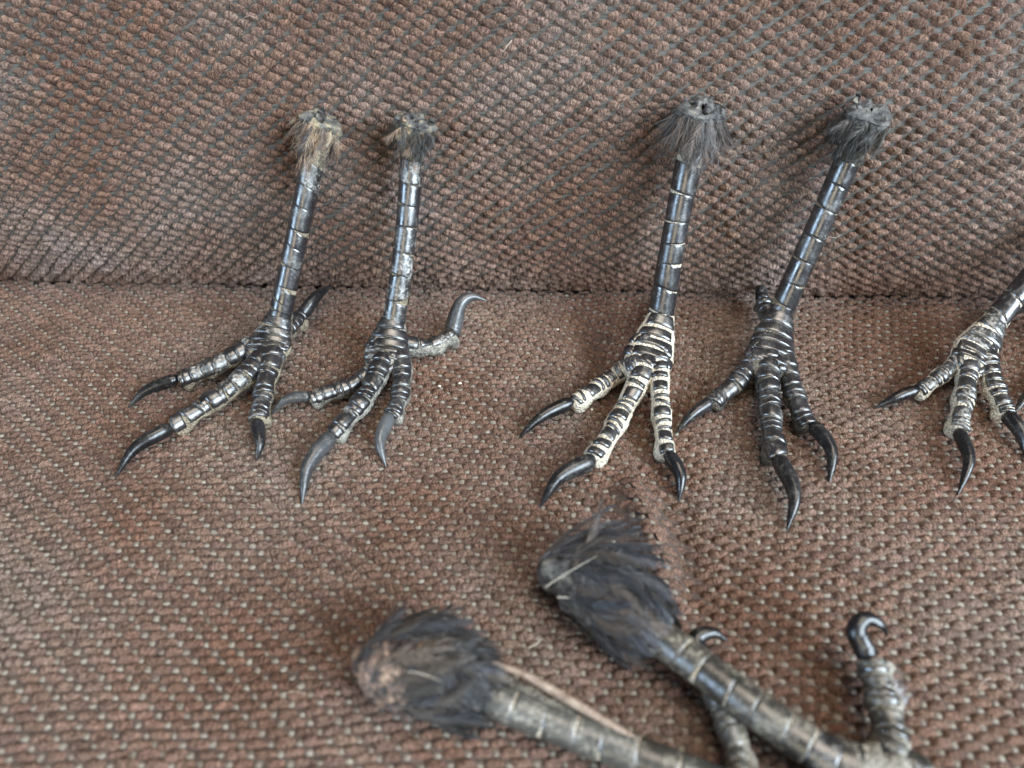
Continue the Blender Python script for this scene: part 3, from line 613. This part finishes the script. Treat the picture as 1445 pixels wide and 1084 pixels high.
# ------------------------------------------------------------------ the two feet lying in front
M_SCUTE_P = horn_mat('silvery_worn_scale', (0.050, 0.050, 0.046), (0.38, 0.35, 0.28), 0.8, 0.33)
L_STY = dict(skin=M_PALE, tskin=M_CREAM, scale=M_SCUTE_O, scale2=M_SCUTE_D, claw=M_CLAW, gap=0.03, tgap=0.03, lift=0.035)
def lying(label, tars, r0, bulb, toes, sty, seed, up, tuft, ntars=8, tars0=0.0):
    g = np.random.default_rng(seed)
    pts = [at(*p) for p in tars]; org = pts[-1].copy(); org[2] -= tars[-1][2]
    foot = bpy.data.objects.new('bird_foot', None); COL.objects.link(foot); foot.location = org*CM
    tag(foot, label, 'bird foot', 'bird feet lying in front')
    tp = Path(pts, [(0, r0), (0.5, r0*0.95), (0.85, r0*1.0), (1, r0*1.2, 1.2)], up, 80)
    V, F = tube(tp, 60, 28, lambda t, th: 0.965+0*t, cap=0.02); tarsus = mesh_obj('tarsus', V, F, sty['tskin'], foot, org)
    for a, b in bands(g, ntars, tars0, 0.97, (1.0, 1.0, 1.1, 0.9)):
        scute(tp, a+sty['tgap']/6*g.uniform(0, 0.8), b, 2.0*g.uniform(0.9, 1.05), 0.012, tarsus, org, sty['scale'] if g.uniform() < 0.7 else sty['scale2'], bow=g.uniform(-0.012, 0.012), skew=g.uniform(-0.012, 0.012), nq=11, nk=17, sharp=36, sink=g.uniform(0.002, 0.010))
    e = pts[-1]; dr = pts[-1]-pts[-2]; dr /= np.linalg.norm(dr)
    bp = Path([e-dr*0.4, e, e+dr*0.5, e+dr*0.8], [(0, r0*1.0), (0.4, r0*1.25, 1.3), (0.8, r0*1.1, 1.5), (1, r0*0.6, 1.4)], up, 40)
    V, F = tube(bp, 36, 28, cap=0.08); C = np.repeat(bp.ev(np.linspace(0, 1, 36))[0], 28, 0)
    V = roughen(V, C, 0.09, 4.0, seed); V = roughen(V, C, 0.03, 16.0, seed+1)
    mesh_obj('ankle', V, F, sty['skin'], foot, org)
    for d in toes:
        p = [at(*q) for q in d['pts']]; cl = [at(*q) for q in d['claw']]
        cl = [cl[0]+(p[-1]-cl[0])*1.0]+cl
        toe(foot, org, [e+dr*0.1]+p, cl, d.get('r', (0.27, 0.21)), sty, g, up=d.get('up', (0, -0.3, 1)), n=d.get('n', 8), claw_r=d.get('cr', 0.17), name=d.get('name', 'toe'), claw_up=d.get('cup'))
    # skinned stump under the feathers
    bpts = [at(*q[:3]) for q in bulb]
    sp = Path(bpts, [(i/(len(bulb)-1), q[3]) for i, q in enumerate(bulb)], up, 50)
    V, F = tube(sp, 44, 32, cap=0.06); C = np.repeat(sp.ev(np.linspace(0, 1, 44))[0], 32, 0)
    V = roughen(V, C, 0.16, 2.5, seed+5); V = roughen(V, C, 0.06, 8.0, seed+6)
    mesh_obj('cut_end', V, F, tuft['cut'], foot, org)
    # contour feathers: shafts root on the stump and sweep to the leg
    n = tuft['n']; t = 0.02+0.66*np.sort(g.uniform(0, 1, n))[::-1]**tuft.get('bias', 1.0); th = g.uniform(0, 6.283, n)
    C, U, S = sp.ev(t); R = sp.r(t)
    rad = np.cos(th)[:, None]*U+np.sin(th)[:, None]*S
    bare = tuft.get('bare')
    if bare is not None:
        keep = ~((t < bare[0]) & (rad@np.array(bare[1]) > 0.45)); t, C, R, rad = t[keep], C[keep], R[keep], rad[keep]; n = len(t)
    roots = C+rad*(R*0.98)[:, None]
    axd = sp.ev(np.clip(t+0.06, 0, 1))[0]-sp.ev(np.clip(t-0.06, 0, 1))[0]; axd /= np.linalg.norm(axd, axis=1)[:, None]
    dr = axd+rad*g.uniform(0.0, 0.22, (n, 1))+g.normal(0, 0.10, (n, 3))
    bend = np.zeros((n, 3)); fl = tuft.get('flick')
    if fl is not None:
        k = (np.clip((rad@np.array(fl['side'])-0.55)/0.3, 0, 1)*(t < 0.35))[:, None]
        dr = dr+k*np.array(fl['d0']); bend = bend+k*np.array(fl['d1'])
    ln = tuft['len']*g.uniform(0.60, 1.0, n)*(1.0-0.75*t)
    feathers('body_feathers', roots, rad, dr, ln, 0.24*g.uniform(0.7, 1.25, n), tuft['cols'], foot, org, g, nb=64, lift=0.16, curl=0.26, bend=bend, fray=0.08, width=0.017)
    # loose down between them
    k = g.integers(0, n, 1000)
    strands('down_fluff', roots[k]+g.normal(0, 0.05, (1000, 3)), axd[k]*0.8+rad[k]*0.35+g.normal(0, 0.2, (1000, 3)), axd[k]+g.normal(0, 0.3, (1000, 3)), ln[k]*g.uniform(0.4, 0.95, 1000), 0.010, tuft['cols'], foot, org, g, clump=0.5, nclump=60, npt=7, wav=0.06, stray=0.25)
    return foot

FEATH_B = [(0.036, 0.030, 0.025), (0.055, 0.043, 0.033), (0.085, 0.062, 0.044), (0.024, 0.023, 0.024), (0.038, 0.040, 0.046)]
FEATH = [(0.042, 0.036, 0.033), (0.070, 0.056, 0.045), (0.120, 0.084, 0.062), (0.024, 0.025, 0.031), (0.045, 0.050, 0.062), (0.08, 0.08, 0.085)]
fH = lying('lying bird foot ending in the big fluffy grey feather tuft, lower centre',
    [(925, 895, 0.85), (1000, 950, 0.85), (1080, 1010, 0.80), (1150, 1058, 0.70), (1215, 1092, 0.60)], 0.33,
    [(762, 824, 0.75, 0.26), (792, 812, 0.80, 0.58), (850, 838, 0.88, 0.70), (905, 878, 0.85, 0.46), (945, 908, 0.85, 0.32)],
    [dict(pts=[(1255, 1050, .55), (1245, 985, .62), (1228, 930, .72)], claw=[(1220, 915, .80), (1209, 890, 1.0), (1222, 874, 1.12), (1243, 882, 1.05), (1254, 900, .85)], up=(-0.6, -0.45, 0.65), cup=(-0.6, 0.8, 0.3), name='hind_toe', n=9, r=(0.34, 0.25), cr=0.165),
     dict(pts=[(1290, 1085, .5), (1330, 1180, .4), (1350, 1260, .4)], claw=[(1355, 1275, .45), (1370, 1330, .4), (1360, 1380, .06)]),
     dict(pts=[(1250, 1130, .5), (1260, 1230, .4), (1265, 1310, .4)], claw=[(1268, 1325, .45), (1275, 1380, .4), (1262, 1440, .06)]),
     dict(pts=[(1200, 1140, .5), (1170, 1220, .4), (1150, 1290, .4)], claw=[(1145, 1300, .45), (1125, 1345, .4), (1120, 1390, .06)])],
    L_STY, 31, (-0.15, -0.35, 0.9),
    dict(n=210, len=1.75, cols=FEATH, cut=M_CUT_GREY, flick=dict(side=(0, 0.85, 0.5), d0=(-0.1, 0.32, 0.15), d1=(0.30, 0.05, -0.05))))
fG = lying('lying bird foot with matted brown feathers and pinkish cut, bottom left of the pair',
    [(690, 985, 0.62), (800, 1028, 0.62), (900, 1066, 0.60), (1000, 1105, 0.58), (1085, 1140, 0.55)], 0.31,
    [(506, 965, 0.70, 0.48), (540, 950, 0.75, 0.68), (595, 948, 0.75, 0.66), (655, 966, 0.66, 0.46), (695, 984, 0.62, 0.33)],
    [dict(pts=[(1052, 1100, .45), (1035, 1040, .42), (1005, 970, .40)], claw=[(992, 935, .42), (983, 903, .55), (1005, 893, .62), (1030, 906, .45)], up=(-1, 0.2, 0.35), cup=(-0.6, 0.8, 0.3), name='hind_toe', n=8, r=(0.26, 0.20), cr=0.19),
     dict(pts=[(1130, 1170, .45), (1190, 1240, .4), (1225, 1300, .4)], claw=[(1232, 1315, .45), (1260, 1360, .4), (1262, 1400, .06)]),
     dict(pts=[(1100, 1190, .45), (1120, 1280, .4), (1130, 1350, .4)], claw=[(1133, 1365, .45), (1145, 1410, .4), (1138, 1460, .06)]),
     dict(pts=[(1055, 1180, .45), (1040, 1260, .4), (1030, 1320, .4)], claw=[(1027, 1332, .45), (1010, 1380, .4), (1005, 1420, .06)])],
    dict(L_STY, scale=M_SCUTE_P, scale2=M_SCUTE_O), 32, (0.1, -0.75, 0.65),
    dict(n=180, len=1.70, cols=FEATH_B, cut=M_CUT_PINK, bare=(0.05, (-0.5, -0.7, 0.5))))
# dried tendon running along the leg of the left lying foot
tpn = Path([at(690, 935, 1.0), at(740, 952, 0.98), at(820, 998, 0.95), at(905, 1048, 0.80)], [(0, 0.05), (0.5, 0.085), (1, 0.05)], (0, 0, 1), 40)
V, F = tube(tpn, 40, 10); org = np.array(fG.location)/CM
mesh_obj('tendon', V, F, flesh_mat('dry_tendon', [(0.3, (0.18, 0.12, 0.085)), (0.7, (0.46, 0.36, 0.28))]), fG, org)

gap_strip = Path([at(700, 950, 0.80), at(760, 985, 0.78), at(840, 1022, 0.74), at(900, 1056, 0.66)], [(0, 0.10), (0.5, 0.13), (1, 0.06)], (0, 0, 1), 40)  # added dark strip standing in for the shaded gap between tendon and leg
V, F = tube(gap_strip, 40, 12); C = np.repeat(gap_strip.ev(np.linspace(0, 1, 40))[0], 12, 0)
mesh_obj('dark_gap_strip', roughen(V, C, 0.05, 7.0, 4), F, M_DARK, fG, org)
gw = np.random.default_rng(77); nw = 260; pw = at(1262, 985, 0.45)+gw.normal(0, 1, (nw, 3))*[0.05, 0.10, 0.06]
strands('white_down', pw, gw.normal(0, 0.4, (nw, 3))+[0.25, 0.4, 0.25], gw.normal(0, 0.6, (nw, 3))+[0.3, 0.3, 0.1], gw.uniform(0.15, 0.42, nw), 0.008, [(0.55, 0.58, 0.62), (0.40, 0.42, 0.46)], fH, np.array(fH.location)/CM, gw, clump=0.4, nclump=12)
def quill(foot, pts, r, name='quill'):
    p = [at(*q) for q in pts]; path = Path(p, [(0, r), (0.6, r*0.7), (1, r*0.25)], (0, 0, 1), 30); V, F = tube(path, 24, 8)
    mesh_obj(name, V, F, M_LINT, foot, np.array(foot.location)/CM)
quill(fH, [(768, 830, 1.55), (785, 818, 1.62), (815, 800, 1.68), (850, 780, 1.62)], 0.007)
quill(fH, [(786, 843, 1.58), (795, 843, 1.62), (804, 844, 1.60)], 0.010)
quill(fG, [(575, 948, 1.52), (592, 950, 1.56), (625, 962, 1.50)], 0.008)
# ------------------------------------------------------------------ crumbs and stray hairs
def crumb(px, py, r, m, label, name='crumb', cat='crumb'):
    p = at(px, py, 0.10); V, F = dome_template(3, 8); V = np.vstack([V, V*[1, 1, -0.8]]); F = np.vstack([F, F[:, ::-1]+len(V)//2])
    V = V*r*np.array([1.2, 0.8, 0.7])+rng.normal(0, r*0.12, V.shape)+p
    o = mesh_obj(name, V, F, m, None, p); o.location = p*CM; return tag(o, label, cat)
crumb(649, 541, 0.045, M_CRUMB, 'tiny pale crumb right of the second foot, the farther right of two')
crumb(620, 545, 0.040, M_CRUMB, 'tiny pale crumb right of the second foot, the nearer of two')
crumb(787, 465, 0.035, M_CRUMB, 'tiny white crumb on the seat below the cushion crease')
crumb(835, 578, 0.030, M_CRUMB, 'tiny yellowish crumb beside the left toe of the cream banded foot')
def stray(pts, label):
    p = [np.asarray(q) for q in pts]; path = Path(p, [(0, 0.010), (1, 0.006)], (0, 0, 1), 24); V, F = tube(path, 20, 6)
    o = mesh_obj('stray_hair', V, F, M_LINT, None, p[0]); o.location = p[0]*CM; return tag(o, label, 'hair')
stray([at(745, 915, .12), at(758, 908, .16), at(766, 900, .12)], 'short pale hair on the seat between the two feather tufts')
stray([at_y(709, 74, 18.2), at_y(715, 66, 18.15), at_y(723, 56, 18.3)], 'short pale hair on the back cushion near the top middle')
